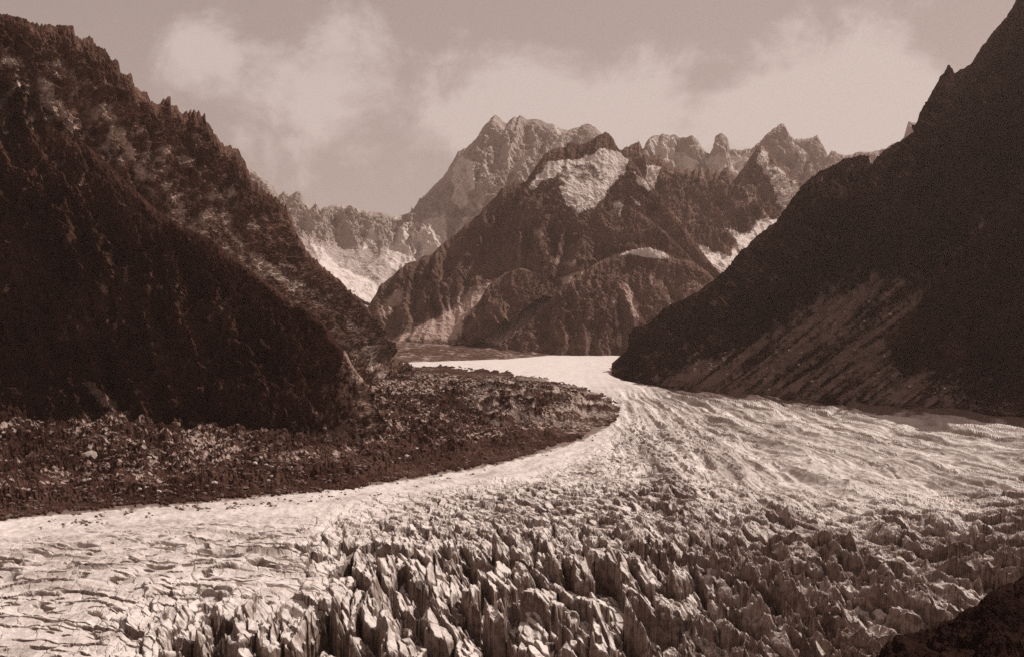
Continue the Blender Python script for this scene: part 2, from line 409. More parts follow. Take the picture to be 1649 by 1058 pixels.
for poly, s in (([(850, 306), (866, 282), (886, 262), (905, 258), (935, 256), (955, 248), (972, 240), (995, 244), (1014, 258), (1008, 276), (990, 292), (972, 322), (952, 338), (932, 344), (915, 330), (904, 314), (908, 296), (896, 284), (876, 292), (858, 306)], .95),
                ([(902, 300), (935, 304), (960, 300), (956, 316), (920, 318)], 1.3), ([(884, 262), (940, 258), (976, 242), (1010, 258), (990, 270), (960, 262), (910, 268), (878, 274)], 1.3),
                ([(1000, 300), (1020, 318), (1036, 336), (1024, 330)], .9), ([(990, 322), (1000, 330), (1008, 340), (1000, 352), (996, 340), (984, 332)], 1.),
                ([(1020, 276), (1034, 290), (1050, 304), (1046, 312), (1024, 292)], .8)):
    snow = np.maximum(snow, s*pmask(px, py, poly, 4, 4, 12))
snow = snow*(1-.50*pmask(px, py, [(903, 268), (940, 266), (966, 270), (984, 282), (968, 297), (950, 290), (935, 299), (915, 288), (900, 294)], 7, 9, 9))*(1-.35*pmask(px, py, [(915, 318), (962, 316), (945, 342), (925, 340)], 4, 6, 10))
pale = np.zeros(px.shape, np.float32)
for poly, s in (([(604, 508), (640, 470), (650, 470), (644, 490), (620, 510)], 1.4), ([(635, 548), (720, 500), (790, 462), (770, 490), (745, 520), (738, 548)], 1.0),
                ([(700, 520), (740, 470), (800, 450), (780, 475), (720, 510)], .7), ([(740, 552), (790, 530), (860, 480), (930, 436), (938, 440), (880, 490), (830, 535), (815, 552)], 1.4),
                ([(862, 368), (870, 372), (886, 410), (905, 425), (930, 415), (930, 430), (890, 426), (872, 400)], .9)):
    pale = np.maximum(pale, s*pmask(px, py, poly, 7, 6, 16))
pale = np.clip(pale+.25*np.clip(fbm(px/8, py/26, 1.2, 3), 0, 1), 0, 1.2)
tacul = mountain('mountain', G, M_rock_mid, pale=pale, snow=snow)
tag(tacul, 'dark triangular central mountain carrying a small hanging snow basin below its summit', 'mountain', kind='structure')

def spur(top, foot, Dtop, Dfoot, L, A, seed, pale_polys, snow_polys, nu=260, **kw):
    mids = []
    t_ = resample(withD(top, Dtop), 60, False); f_ = resample(withD(foot, Dfoot), 60, False)
    r = [withD(top, Dtop)]
    for k in (.33, .66, 1.):
        q = t_*(1-k)+f_*k; q[:, 2] = t_[:, 2]+(f_[:, 2]-t_[:, 2])*k**.85
        r.append([tuple(a) for a in q])
    G, nb, u, v = loft(r, nu, [50, 45, 45], L, A, seed=seed, back_len=320, **kw)
    px, py = proj(G)
    pl = np.zeros(px.shape, np.float32); sn = pl.copy()
    for poly, s in pale_polys: pl = np.maximum(pl, s*pmask(px, py, poly, 4, 5, 14))
    for poly, s in snow_polys: sn = np.maximum(sn, s*pmask(px, py, poly, 4, 4, 14))
    pl = np.clip(pl+.2*np.clip(fbm(px/7, py/24, seed+.2, 3), 0, 1), 0, 1.2)
    return mountain('spur', G, M_rock_mid, pl, sn, tacul)
# front-right buttress with gullies, front-left buttress, and the ridge under the summit
spur([(806, 556), (830, 538), (862, 506), (900, 470), (930, 447), (960, 425), (985, 412), (1010, 404), (1040, 398), (1066, 404), (1090, 418), (1112, 420), (1140, 440), (1170, 470), (1215, 520)],
     [(806, 572), (900, 578), (1010, 580), (1100, 580), (1215, 585)], [(806, 5450), (1010, 5900), (1215, 5700)], [(806, 5350), (1010, 5200), (1215, 5250)], 150, 62, 31,
     [([(1000, 460), (1010, 455), (1040, 520), (1046, 530), (1030, 520)], 1.1), ([(1040, 440), (1052, 442), (1090, 490), (1110, 500), (1080, 500)], .9), ([(985, 480), (990, 478), (1004, 560), (996, 560)], .8),
      ([(1110, 450), (1140, 455), (1150, 470), (1120, 520), (1100, 500)], .6)],
     [([(1000, 411), (1022, 395), (1046, 398), (1064, 404), (1094, 421), (1070, 415), (1046, 414), (1024, 409)], 1.2)], jag=11, aniso=5, sky_env=.07)
spur([(734, 556), (744, 536), (760, 505), (785, 462), (812, 440), (840, 432), (866, 440), (900, 440), (930, 442)],
     [(736, 574), (758, 552), (800, 524), (850, 495), (893, 468), (938, 443)], [(735, 5600), (800, 5880), (930, 6060)], [(735, 5450), (830, 5500), (940, 5900)], 120, 44, 37, [], [], nu=200, jag=4, aniso=4, sky_env=.07)
spur([(880, 440), (905, 412), (930, 388), (955, 362), (978, 342), (998, 334), (1012, 330), (1040, 350), (1070, 372), (1100, 402), (1135, 440), (1170, 480)],
     [(880, 470), (940, 470), (1010, 470), (1090, 480), (1170, 520)], [(880, 6050), (1000, 6300), (1170, 6050)], [(880, 5850), (1000, 5850), (1170, 5850)], 140, 42, 43,
     [], [], nu=260, jag=8, aniso=4, sky_env=.07)

# ================================================================== left mountain: lit wall, and the shaded spur in front of it
sky_l = [(-200, -150), (-90, -60), (-40, -8), (0, 18), (30, 30), (60, 44), (88, 42), (116, 44), (121, 56), (133, 66), (139, 60), (150, 60), (155, 75), (165, 78), (176, 87), (181, 97), (189, 99), (195, 113), (204, 119), (213, 121), (216, 143), (229, 148), (237, 151), (242, 166), (252, 167), (261, 165),
         (263, 159), (274, 159), (275, 172), (286, 176), (297, 184), (301, 181), (306, 178), (308, 183), (312, 179), (316, 184), (320, 180), (324, 186), (329, 185), (331, 196), (342, 206), (352, 223), (360, 231), (367, 238), (371, 233), (375, 240), (386, 242), (395, 257), (399, 272), (407, 291), (422, 302), (441, 317), (460, 332), (469, 351), (479, 378), (494, 404),
         (518, 429), (540, 447), (560, 465), (590, 495), (606, 515), (617, 532), (628, 548), (640, 566)]
DL = [(-200, 2000), (60, 2250), (200, 2480), (330, 2750), (400, 2980), (470, 3350), (520, 3700), (590, 4300), (640, 4800)]
r0 = withD(sky_l, DL)
r1 = withD([(-200, 0), (60, 150), (200, 240), (300, 300), (380, 350), (440, 420), (500, 470), (560, 510), (600, 540), (632, 562)], [(-200, 1950), (60, 2240), (200, 2400), (330, 2640), (470, 3100), (590, 4000), (640, 4700)])
r2 = withD([(-200, 200), (60, 290), (200, 350), (300, 400), (380, 450), (440, 500), (500, 540), (550, 565), (590, 575), (628, 572)], [(-200, 2250), (60, 2270), (200, 2360), (330, 2560), (470, 2900), (590, 3700), (640, 4500)])
r3 = withD([(-200, 420), (60, 500), (200, 540), (300, 560), (400, 590), (500, 600), (550, 600), (590, 600), (632, 585)], [(-200, 2250), (60, 2260), (200, 2300), (330, 2460), (470, 2750), (590, 3300), (640, 4200)])
r4 = withD([(-200, 600), (60, 640), (200, 660), (300, 670), (400, 660), (500, 650), (560, 640), (610, 622), (665, 592)], [(-200, 2150), (300, 2350), (470, 2600), (610, 3200), (665, 4000)])
G, nb, u, v = loft([r0, r1, r2, r3, r4], 900, [190, 130, 60, 30], 120, 48, seed=51, k2=.85, jag=14, back=(-.8, .6), back_len=500, aniso=3.5, sky_env=.07, shear=-.5)
px, py = proj(G)
pale = np.clip(.26+fbm(px/26+py/40, py/26-px/60, 4.4, 4)*.9, 0, .8)
for poly, s in (([(60, 125), (100, 160), (126, 208), (110, 215), (60, 160)], .7), ([(170, 180), (200, 210), (250, 290), (230, 300), (190, 240)], .7), ([(230, 290), (300, 350), (400, 420), (480, 490), (460, 500), (380, 440), (280, 370)], .55),  # sunlit slabs and streaks of the wall, painted pale
                ([(350, 360), (410, 400), (480, 460), (470, 470), (390, 420)], .6)):
    pale = np.maximum(pale, s*pmask(px, py, poly, 9, 12, 24))
pale = pale*(1-.75*sstep(60, 15, py-np.interp(px, [a for a, b in sky_l], [b for a, b in sky_l])))
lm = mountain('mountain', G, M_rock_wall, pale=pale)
tag(lm, 'steep craggy mountain wall with pinnacles along its crest at the left side of the valley', 'mountain', kind='structure')

crest = [(-200, 100), (-60, 120), (20, 165), (60, 190), (100, 215), (130, 226), (160, 252), (200, 290), (230, 318), (262, 345), (300, 368), (340, 385), (370, 410), (400, 432), (420, 448), (446, 468), (470, 484), (500, 503), (520, 520), (541, 546), (556, 565), (570, 592), (584, 612), (596, 632), (606, 654), (618, 680), (634, 708)]
r0 = withD(crest, [(-200, 2300), (60, 2250), (300, 2150), (500, 2060), (560, 2040), (596, 2050), (634, 2250)])
r1 = withD([(-200, 330), (0, 345), (100, 360), (200, 400), (300, 450), (400, 500), (480, 540), (530, 590), (570, 640), (600, 676), (632, 712)], [(-200, 2140), (300, 2010), (500, 1950), (600, 1960), (632, 2180)])
r2 = withD([(-200, 520), (0, 540), (100, 560), (200, 585), (300, 600), (400, 620), (480, 640), (530, 662), (570, 690), (602, 706), (632, 722)], [(-200, 2000), (300, 1900), (500, 1870), (600, 1900), (632, 2120)])
r3 = withD([(-200, 690), (0, 690), (60, 690), (130, 695), (220, 722), (300, 735), (400, 738), (500, 742), (545, 742), (580, 736), (606, 734), (640, 735)], [(-200, 1830), (60, 1830), (300, 1810), (500, 1800), (600, 1840), (640, 2080)])
r4 = withD([(-200, 780), (60, 780), (300, 780), (500, 785), (560, 785), (606, 775), (650, 765)], [(-200, 1750), (300, 1750), (500, 1750), (600, 1780)])
G, nb, u, v = loft([r0, r1, r2, r3, r4], 900, [170, 170, 150, 30], 85, 30, seed=61, k2=1.0, jag=3, back=(-.25, 1.), back_len=180, aniso=2.6, sky_env=.07, shear=-.3, fine=1.2)
px, py = proj(G)
pale = np.clip(fbm(px/16+py/50, py/30-px/60, 9.4, 4)*1.1-.12, 0, .6)
for poly, s in (([(545, 545), (560, 560), (575, 600), (600, 640), (596, 655), (580, 650), (574, 620), (560, 590)], .62), ([(130, 615), (150, 615), (195, 655), (190, 665), (160, 650)], .7),
                ([(195, 430), (205, 425), (212, 460), (200, 455)], .6), ([(155, 455), (175, 468), (172, 478), (158, 468)], .7), ([(418, 545), (440, 560), (436, 566), (418, 552)], .6),
                ([(520, 700), (540, 690), (570, 680), (560, 715), (525, 728)], .6), ([(60, 690), (140, 660), (230, 690), (330, 700), (450, 695), (520, 690), (520, 745), (300, 745), (60, 705)], .42),
                ([(220, 668), (235, 670), (275, 705), (290, 722), (270, 722)], .6)):
    pale = np.maximum(pale, s*pmask(px, py, poly, 5, 6, 10))
for k, (poly, s) in enumerate((([(548, 575), (590, 610), (625, 690), (612, 740), (480, 745), (430, 735), (520, 660)], .6), ([(560, 560), (596, 630), (600, 690), (580, 690), (560, 620)], .9))):  # sunlight on the spur's right end put in as pale rock
    pale = np.maximum(pale, s*pmask(px, py, poly, 30-10*k, 26, 22)*np.clip(.75+1.3*fbm(px/6, py/9, 1.4+k, 3), 0, 1.2))
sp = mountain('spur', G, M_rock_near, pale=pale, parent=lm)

# ================================================================== right mountain
sky_r = [(985, 585), (1000, 572), (1012, 558), (1024, 543), (1037, 530), (1050, 516), (1069, 498), (1090, 484), (1112, 477), (1128, 466), (1143, 455), (1160, 442), (1175, 430), (1188, 412), (1206, 392), (1228, 375), (1250, 358), (1262, 342), (1274, 324), (1288, 304), (1306, 286), (1324, 274), (1343, 265), (1360, 257), (1374, 252),
         (1388, 250), (1399, 249), (1401, 266), (1409, 267), (1412, 253), (1414, 253), (1416, 262), (1419, 260), (1422, 243), (1435, 236), (1449, 230), (1460, 222), (1471, 215), (1476, 202), (1480, 190), (1486, 176), (1493, 165), (1499, 153), (1505, 143), (1514, 126), (1524, 112), (1527, 107), (1530, 107), (1534, 113), (1538, 120), (1546, 114), (1555, 110),
         (1562, 106), (1568, 99), (1573, 88), (1580, 77), (1588, 68), (1593, 57), (1604, 44), (1620, 26), (1640, -5), (1680, -55), (1760, -160), (1850, -260)]
r0 = withD(sky_r, [(985, 4200), (1112, 4150), (1250, 4150), (1400, 4150), (1530, 4100), (1650, 4050), (1850, 3900)])
r1 = withD([(985, 592), (1040, 560), (1110, 520), (1200, 470), (1280, 410), (1360, 350), (1440, 320), (1520, 250), (1600, 200), (1700, 130), (1850, 40)], [(985, 4100), (1112, 3850), (1250, 3600), (1400, 3400), (1530, 3280), (1650, 3150), (1850, 2900)])
r2 = withD([(985, 598), (1040, 580), (1110, 558), (1200, 525), (1280, 485), (1360, 445), (1440, 425), (1520, 400), (1600, 375), (1700, 330), (1850, 260)], [(985, 4000), (1112, 3650), (1250, 3350), (1400, 3150), (1530, 3010), (1650, 2880), (1850, 2620)])
edge_r = [(985, 604), (1000, 612), (1040, 620), (1110, 630), (1200, 637), (1300, 645), (1450, 655), (1600, 668), (1700, 681), (1850, 705)]
foot = np.array([(x, y, float(depth_of(y))) for x, y in edge_r])
r3 = [(x, y-.45*(y-480)*min(1, (x-960)/140), min(3950, float(np.interp(x, foot[:, 0], foot[:, 2]))+150)) for x, y in edge_r]
r4 = [(x, y-3, d+15) for x, y, d in foot]
r5 = [(x, y+45, d-60) for x, y, d in foot]
G, nb, u, v = loft([r0, r1, r2, r3, r4, r5], 760, [120, 110, 100, 70, 12], 190, 92, seed=71, k2=1.0, jag=10, back=(.5, .9), back_len=600, aniso=3, sky_env=.07, shear=.4,
                   extra=lambda P, u, v: (1-.6*sstep(.36, .5, v)-.3*sstep(.6, .78, v))*(.08+.92*sstep(.0, .07, u)))
px, py = proj(G)
pale = np.zeros(px.shape, np.float32)
for poly, s in (([(1030, 614), (1110, 590), (1200, 556), (1290, 500), (1370, 445), (1400, 438), (1450, 450), (1490, 445), (1470, 490), (1432, 540), (1432, 580), (1450, 600), (1500, 598), (1560, 625), (1560, 662), (1300, 645), (1100, 630)], .95),
                ([(1450, 430), (1510, 415), (1550, 370), (1620, 345), (1640, 352), (1590, 375), (1530, 410), (1470, 435)], .55),
                ([(1290, 290), (1340, 275), (1385, 290), (1380, 340), (1320, 330)], .4), ([(1220, 415), (1245, 420), (1250, 445), (1235, 440)], .4)):
    pale = np.maximum(pale, s*pmask(px, py, poly, 26, 16, 30))
streak = fbm((px+py*1.35)/13, (py-px*.6)/120, 6.3, 4)
pale = np.clip(pale*(.70+1.9*streak+.7*fbm(px/5, py/5, 8.3, 3))+np.clip(fbm(px/12+py/60, py/18, 3.3, 4)*1.1-.08, 0, .55), 0, 1)
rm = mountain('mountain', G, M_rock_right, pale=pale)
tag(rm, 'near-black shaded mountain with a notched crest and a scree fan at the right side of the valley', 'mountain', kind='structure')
RIGHT = (G, px, py)

# ================================================================== glacier
def rot(X, Y, deg):
    a = R(deg); return X*math.cos(a)+Y*math.sin(a), -X*math.sin(a)+Y*math.cos(a)      # across, along

pxs = np.linspace(-160, 1810, 1380)
pys = np.concatenate([np.linspace(560, 640, 150)[:-1], np.linspace(640, 800, 260)[:-1], np.linspace(800, 1210, 620)])
PX, PY = np.meshgrid(pxs, pys); D = depth_of(PY)
X = (PX-CX)/F*D; Y = D.copy()
edge_x = [-160, 60, 300, 600, 760, 850, 940, 985, 1010, 1800]; edge_y = [850, 828, 808, 778, 752, 732, 705, 680, 640, 640]
dl = PY-np.interp(PX, edge_x, edge_y)                       # pixels below the moraine edge
wv = fbm(X/70, Y/70, .5, 3)
a, l = rot(X, Y, 5); fin1 = ridged(a/25+wv*.45, l/130+wv*.3, .4, 2, .35, sharp=1.25); fin1b = ridged(a/10+wv, l/52, 3.4, 2, .5, sharp=1.2)
a, l = rot(X, Y, 82); tr = ridged(a/30+wv*.8, l/110+wv*.4, 2.4, 2, .4); tr2 = ridged(a/13+wv, l/48+wv*.5, 6.4, 2, .4)
# flow lines fan out from the neck at the bend
RR = np.hypot(X-330, 5000-Y); TH = np.arctan2(X-330, 5000-Y)
c = TH*2600+14*fbm(X/160, Y/420, .7, 2)*2
fl = ridged(c/64+wv*.15, RR/900, 5.4, 2, .4); fl2 = ridged(c/25+wv*.25, RR/330+wv*.4, 9.4, 3, .45)
lump = fbm(X/70, Y/130, .9, 4)
wc = sstep(815, 900, PY)*sstep(430, 640, PX)*(1-sstep(1060, 1260, PX))
wc = np.maximum(wc, sstep(925, 1000, PY)*sstep(90, 420, PX)*(1-sstep(1060, 1260, PX))*.95)
w2 = sstep(775, 930, PY+40*fbm(X/120, Y/160, 6.2, 3)+.06*(PX-1250))*sstep(990, 1240, PX)
fl3 = ridged(c/15+wv*.3, RR/150+wv*.4, 3.9, 3, .45, sharp=1.2)
wl = sstep(14, 80, dl)*(1-sstep(420, 640, PX))*sstep(800, 860, PY)*(1-.8*wc)
wr = sstep(930, 1050, PX)*sstep(606, 650, PY)*(1-.6*w2)
wm = sstep(10, 70, dl)*sstep(480, 700, PX)*(1-sstep(1050, 1250, PX))*(1-wc)
brk = .5+1.1*np.clip(fbm(X/75, Y/120, 7.9, 3)+.35, 0, 1)

def blocks(A_, B_, seed):
    """Voronoi cells: edge distance, per-cell random values, offset from the cell centre, cell id"""
    ia = np.floor(A_).astype(np.int32); ib = np.floor(B_).astype(np.int32)
    f1 = np.full(A_.shape, 9., np.float32); f2 = f1.copy(); hh = np.zeros(A_.shape, np.float32); dx1 = hh.copy(); dy1 = hh.copy(); t1 = hh.copy(); t2 = hh.copy(); cid = np.zeros(A_.shape, np.int64)
    for da in (-1, 0, 1):
        for db in (-1, 0, 1):
            h = PERM[(PERM[(ia+da+seed) & 255]+ib+db) & 255]; h2 = PERM[h+77]; h3 = PERM[h2+31]; h4 = PERM[h3+13]; h5 = PERM[h4+5]
            cx = ia+da+.5+(h/255.-.5)*.95; cy = ib+db+.5+(h2/255.-.5)*.95
            ex = A_-cx; ey = B_-cy; d = np.sqrt(ex*ex+ey*ey)
            near = d < f1
            f2 = np.where(near, f1, np.minimum(f2, d)); f1 = np.where(near, d, f1)
            dx1 = np.where(near, ex, dx1); dy1 = np.where(near, ey, dy1)
            hh = np.where(near, h3/255., hh); t1 = np.where(near, h4/255., t1); t2 = np.where(near, h5/255., t2)
            cid = np.where(near, (ia+da).astype(np.int64)*100003+(ib+db), cid)
    return f2-f1, hh, dx1, dy1, t1, t2, cid

def icefall(deg, sa, sl, seed, top, depth, p, ragged=1., groove=.8):
    """a broken sheet: slabs standing at the surface, dark pits between them, partial crevasses along the joints"""
    a, l = rot(X, Y, deg)
    qa = a/sa+wv*.5+ragged*(.20*fbm(a/9, l/16, .7, 3)+.05*fbm(a/2.2, l/4, 2.7, 2)); ql = l/sl+wv*.4+ragged*(.16*fbm(a/9, l/22, 4.7, 3)+.04*fbm(a/3, l/4, 6.7, 2))
    e, h, ex, ey, t1, t2, cid = blocks(qa.astype(np.float32), ql.astype(np.float32), seed)
    pit = h < p
    z = top*(1.1*(t2-.5)-(.25+1.5*t1)*ex+(t2-.5)*1.0*ey)
    z = z-top*.5*np.abs(ex)*(t1 > .5)
    part = sstep(-.12, .12, fbm(a/sa*.8, l/sl*1.2, seed+.6, 2)+.06)
    z = z-depth*groove*(1-sstep(.02, .13, e))*part
    z = np.where(pit, z*.4-depth*(.75+.5*t2), z)+.5*fbm(a/3, l/5, h*9, 3)*top*.14
    return z, cid, pit
ROW = PY[:, 0] > 745
_X, _Y, _wv = X, Y, wv
X, Y, wv = _X[ROW], _Y[ROW], _wv[ROW]
PYr = PY[ROW]
pc = .13+.24*sstep(830, 980, PYr)
b1, id1, pit1 = icefall(4, 17, 52, 3, 14, 21, pc)
s1, _, _ = icefall(10, 7.5, 20, 91, 3, 5, .12)
b2, id2, pit2 = icefall(24, 22, 60, 40, 16, 17, .16+.16*sstep(830, 960, PYr))
s2, _, _ = icefall(20, 8, 18, 17, 4, 5, .12)
s0, _, _ = icefall(8, 12, 24, 55, 3, 7, .16)
X, Y, wv = _X, _Y, _wv
Z = gz(D)+0*X
Z[ROW] += (wc*brk)[ROW]*(b1+s1)+(w2*brk)[ROW]*(.75*b2+.7*s2)+((wm+.12*wl*(1-wc)+.25*wr)*sstep(760, 800, PY)*brk)[ROW]*s0
Z += wc*brk*15*(fin1-.7)+w2*brk*(22*(fl3-.62)+15*(fl2-.6)+6*lump)
Z += wl*(8*(tr-.7)*brk-11*sstep(.80, .95, tr)*brk-6*sstep(.84, .96, tr2)+5*lump)
Z += wr*(21*(fl-.62)+8*lump+11*(fl2-.6)-4*sstep(.84, .97, fl2))
Z += wm*(4*(fin1b-.6)*brk-9*sstep(.82, .94, tr2)*brk-6*sstep(.84, .95, fin1b)*brk+5*lump)+2.5*lump*sstep(0, 60, dl)+(3.2*(ridged(dl/15+.7*wv, PX/170, .6, 3)-.6)+1.6*fbm(X/14, Y/24, 3.2, 3))*sstep(2, 14, dl)*(1-sstep(70, 120, dl))*(PX < 1000)+.9*fbm(X/9, Y/14, .2, 3)*sstep(600, 700, PY)
far_mask = sstep(640, 600, PY)
Z = Z*(1-far_mask)+(gz(D)+4*lump*.6)*far_mask
flow = fbm(c/30, RR/700, 3.1, 4)
dirt = np.clip(.20+.60*flow*(.6+.4*sstep(900, 1050, PX))+1*.24*sstep(1050, 1400, PX)*sstep(780, 900, PY)*(.8+fbm(X/60, Y/90, 4.2, 3))+.18*wr-.12*sstep(90, 10, dl)*(PX < 940)+.35*lump*sstep(20, 60, dl)*.6, 0, 1)
dirt = np.maximum(dirt, .85*sstep(1490, 1660, PX-(1-sstep(640, 1000, PY))*60)*sstep(690, 850, PY))
er_ = np.interp(PX, [a for a, b in edge_r], [b for a, b in edge_r])
dirt = np.maximum(dirt, 1.3*sstep(17, 3, PY-er_+8*fbm(PX/14, PY/6, .9, 3))*sstep(1010, 1120, PX))
dirt = np.maximum(dirt, .9*sstep(7, 1, dl+5*fbm(PX/11, PY/5, 2.2, 3))*(PX < 985)*(PY > 640))
dirt = np.clip(dirt+(.30*fbm(dl/6+.6*wv, PX/150, 4.4, 4)+.12)*sstep(0, 10, dl)*(1-sstep(80, 130, dl))*(1-sstep(930, 1010, PX)), 0, 1)
dirt = dirt*(1-far_mask*.4*(1-sstep(960, 1040, PX)))
GP = np.stack([X, Y, Z], -1)
crust_shade = sstep(.30, .72, normals(GP)[..., 2])            # pale weathered tops; steep crevasse walls painted darker to deepen their shade
gfaces = grid_faces(*PX.shape)
# slabs of the icefall large enough to single out become objects of their own
cidg = np.full(PX.shape, -1, np.int64)
cidg[ROW] = np.where(pit1 | (wc[ROW] < .5), np.where(pit2 | (w2[ROW] < .5) | (wc[ROW] > .5), -1, id2*7+10**12), id1*7)
cidg[(PY < 800) | (PY > 1085)] = -1
vis = (PY < 1058) & (PX > 0) & (PX < 1649) & (cidg >= 0)
ids, cnt = np.unique(cidg[vis], return_counts=True)
take = ids[np.argsort(-cnt)[:280]]
fcid = cidg.ravel()[gfaces]; same = (fcid == fcid[:, :1]).all(1) & np.isin(fcid[:, 0], take)
GPX, GPYY = PX, PY; SERAC_FACES = gfaces[same]; SERAC_ID = fcid[same, 0]
gl = mesh_obj('glacier', GP, gfaces[~same], M_ice, attrs={'dirt': dirt, 'crust_shade': crust_shade})
tag(gl, 'broad pale glacier winding down the valley, ridged and crevassed towards the viewer', 'glacier', kind='structure')

# ================================================================== moraine (rubble-covered ice between glacier and left cliff)
mor = [(-170, 860), (-60, 842), (60, 829), (120, 822), (200, 815), (300, 808), (380, 800), (460, 794), (540, 787), (600, 779), (660, 770), (720, 758), (770, 748), (820, 740), (860, 728), (905, 712), (935, 704), (950, 694), (985, 680), (1000, 664), (988, 646), (960, 634), (930, 622), (880, 610), (820, 601), (740, 592), (650, 586), (590, 578), (560, 572), (420, 640), (-170, 640)]
pxs = np.linspace(-165, 1020, 900); pys = np.concatenate([np.linspace(573, 700, 330)[:-1], np.linspace(700, 866, 330)])
PX, PY = np.meshgrid(pxs, pys); D = depth_of(PY); X = (PX-CX)/F*D; Y = D.copy()
sd = inside_sd(PX, PY, mor)+fbm(PX/14, PY/6, .8, 4)*8+fbm(PX/4.5, PY/2.2, 1.8, 3)*5+fbm(PX/60, PY/20, 3.8, 2)*5
m_in = sstep(0, 40, sd)
rough = fbm(X/16, Y/22, .6, 4, .6); big = fbm(X/90, Y/130, 2.6, 3)
ridge = ridged(X/42+.3*big, Y/95, 1.9, 4, .55)-.6
Z = gz(D)+np.where(sd > 0, 1.5+15*m_in+np.minimum(sd, 30)*.12, np.maximum(sd*.6, -9))
Z += m_in*(8*rough+15*big+20*ridge)
tongue = pmask(PX, PY, [(800, 610), (880, 616), (950, 632), (984, 650), (975, 676), (900, 690), (800, 690), (770, 660)], 20, 12, 40)
bands = np.sin(PY*.47+(PX-880)**2*.00028+fbm(PX/60, PY/24, .4, 3)*3.2)
Z += tongue*(9*bands+8)*m_in
talus = sstep(470, 120, PX)*sstep(800, 700, PY)+.8*sstep(600, 480, PX)*sstep(770, 700, PY)
Z += (28+26*(ridged(X/48, Y/110, .2, 4)-.6)+10*fbm(PX/20, PY/10, 7.2, 3))*np.clip(talus, 0, 1.3)*m_in
pale = np.clip(.40+fbm(X/70, Y/130, 5.5, 3)*.6+.16*pmask(PX, PY, [(120, 720), (300, 740), (560, 745), (560, 765), (330, 775), (200, 790), (110, 750)], 10, 12, 30)
               +.35*pmask(PX, PY, [(600, 600), (700, 605), (790, 625), (700, 650), (620, 650)], 12, 14, 30)-.3*sstep(40, 8, PY*0+sd)*(PY > 700), 0, 1)
arc = ridged(sd/24+.8*fbm(PX/80, PY/26, .6, 3), .3, .2, 3, .5)
Z += m_in*13*(arc-.62)*(1-.8*tongue)
pale = np.clip(pale+.55*(fbm(sd/11+.5*fbm(PX/70, PY/22, 4.6, 3), PX/160, .4, 3)), 0, 1)
snow = tongue*np.clip(.5-.9*bands+fbm(PX/12, PY/4, .9, 3)*1.3, 0, 1)
MP = np.stack([X, Y, Z], -1)
M_mor2 = rubble_material('moraine_debris', C(.028, .0125, .0095), C(.10, .053, .042), C(.42, .31, .27), 2.0)
# bare dirty ice where the tongue's bands break through the rubble
_t = M_mor2.node_tree; _bs = [n for n in _t.nodes if n.type == 'BSDF_PRINCIPLED'][0]; _src = _bs.inputs['Base Color'].links[0].from_socket
_mx = _t.nodes.new('ShaderNodeMix'); _mx.data_type = 'RGBA'; _at = _t.nodes.new('ShaderNodeAttribute'); _at.attribute_name = 'snow'
_t.links.new(_at.outputs['Fac'], _mx.inputs[0]); _t.links.new(_src, _mx.inputs[6]); _mx.inputs[7].default_value = C(.46, .36, .32); _t.links.new(_mx.outputs[2], _bs.inputs['Base Color'])
keep = sd > -14
fc = grid_faces(*PX.shape); kf = keep.ravel()[fc].all(1)
mo = mesh_obj('moraine', MP, fc[kf], M_mor2, attrs={'pale': pale, 'snow': snow})
tag(mo, 'dark rubble-covered moraine between the glacier and the left rock wall', 'moraine', kind='structure')

# far moraine apron at the foot of the central mountain
ap = [(560, 585), (610, 550), (640, 548), (700, 553), (760, 556), (830, 558), (930, 562), (1010, 565), (1010, 567), (900, 571), (820, 577), (740, 580), (660, 582), (600, 590)]
pxs = np.linspace(540, 1030, 420); tq = np.linspace(0, 1, 50)
PX = pxs[None, :]*np.ones((50, 1)); up = np.interp(pxs, [540, 610, 640, 760, 930, 1030], [552, 546, 548, 553, 560, 562]); lo = np.interp(pxs, [540, 600, 660, 740, 820, 900, 1000, 1030], [592, 589, 583, 580.5, 577.5, 571, 566.5, 566])
PY = up[None, :]*(1-tq[:, None])+lo[None, :]*tq[:, None]
Dl = depth_of(lo)-10; Dq = 5650*(1-tq[:, None])+Dl[None, :]*tq[:, None]
P = unproj(PX, PY, Dq); P[..., 2] += 10*fbm(P[..., 0]/60, P[..., 1]/150, .3, 4)*np.sin(tq*np.pi)[:, None]
P = np.concatenate([P, (P[-1]+np.array([0, -20, -30]))[None]])
pl = np.clip(.45+fbm(P[..., 0]/60, P[..., 1]/200, .8, 3)*.8, 0, 1)
o = mesh_obj('moraine', P, grid_faces(*P.shape[:2]), rubble_material('far_debris', C(.06, .032, .025), C(.14, .085, .068), C(.34, .25, .22), 6), attrs={'pale': pl})
tag(o, 'distant grey debris apron at the foot of the central mountain beyond the white ice tongue', 'moraine', kind='structure')

# ================================================================== ground, and a dark bank standing in for shaded ice
g = mesh_obj('ground', [(-8800, -1400, -45), (8800, -1400, -45), (8800, 14200, -45), (-8800, 14200, -45)], [(0, 1, 2, 3)], M_ground)
tag(g, 'rocky valley floor under the glacier', 'ground', kind='structure')
r0 = withD([(1330, 1120), (1380, 1068), (1420, 1048), (1450, 1030), (1480, 1016), (1510, 1006), (1540, 993), (1570, 973), (1600, 953), (1640, 933), (1720, 898), (1850, 830)], [(1330, 520), (1850, 560)])
r1 = withD([(1330, 1180), (1450, 1090), (1600, 1020), (1850, 920)], [(1330, 430), (1850, 450)])
r2 = withD([(1330, 1500), (1450, 1450), (1600, 1400), (1850, 1300)], [(1330, 250), (1850, 250)])
G, nb, u, v = loft([r0, r1, r2], 240, [70, 60], 30, 7, seed=81, jag=3, back=(-.3, 1.), back_drop=1.1, back_len=120, sky_env=.2)
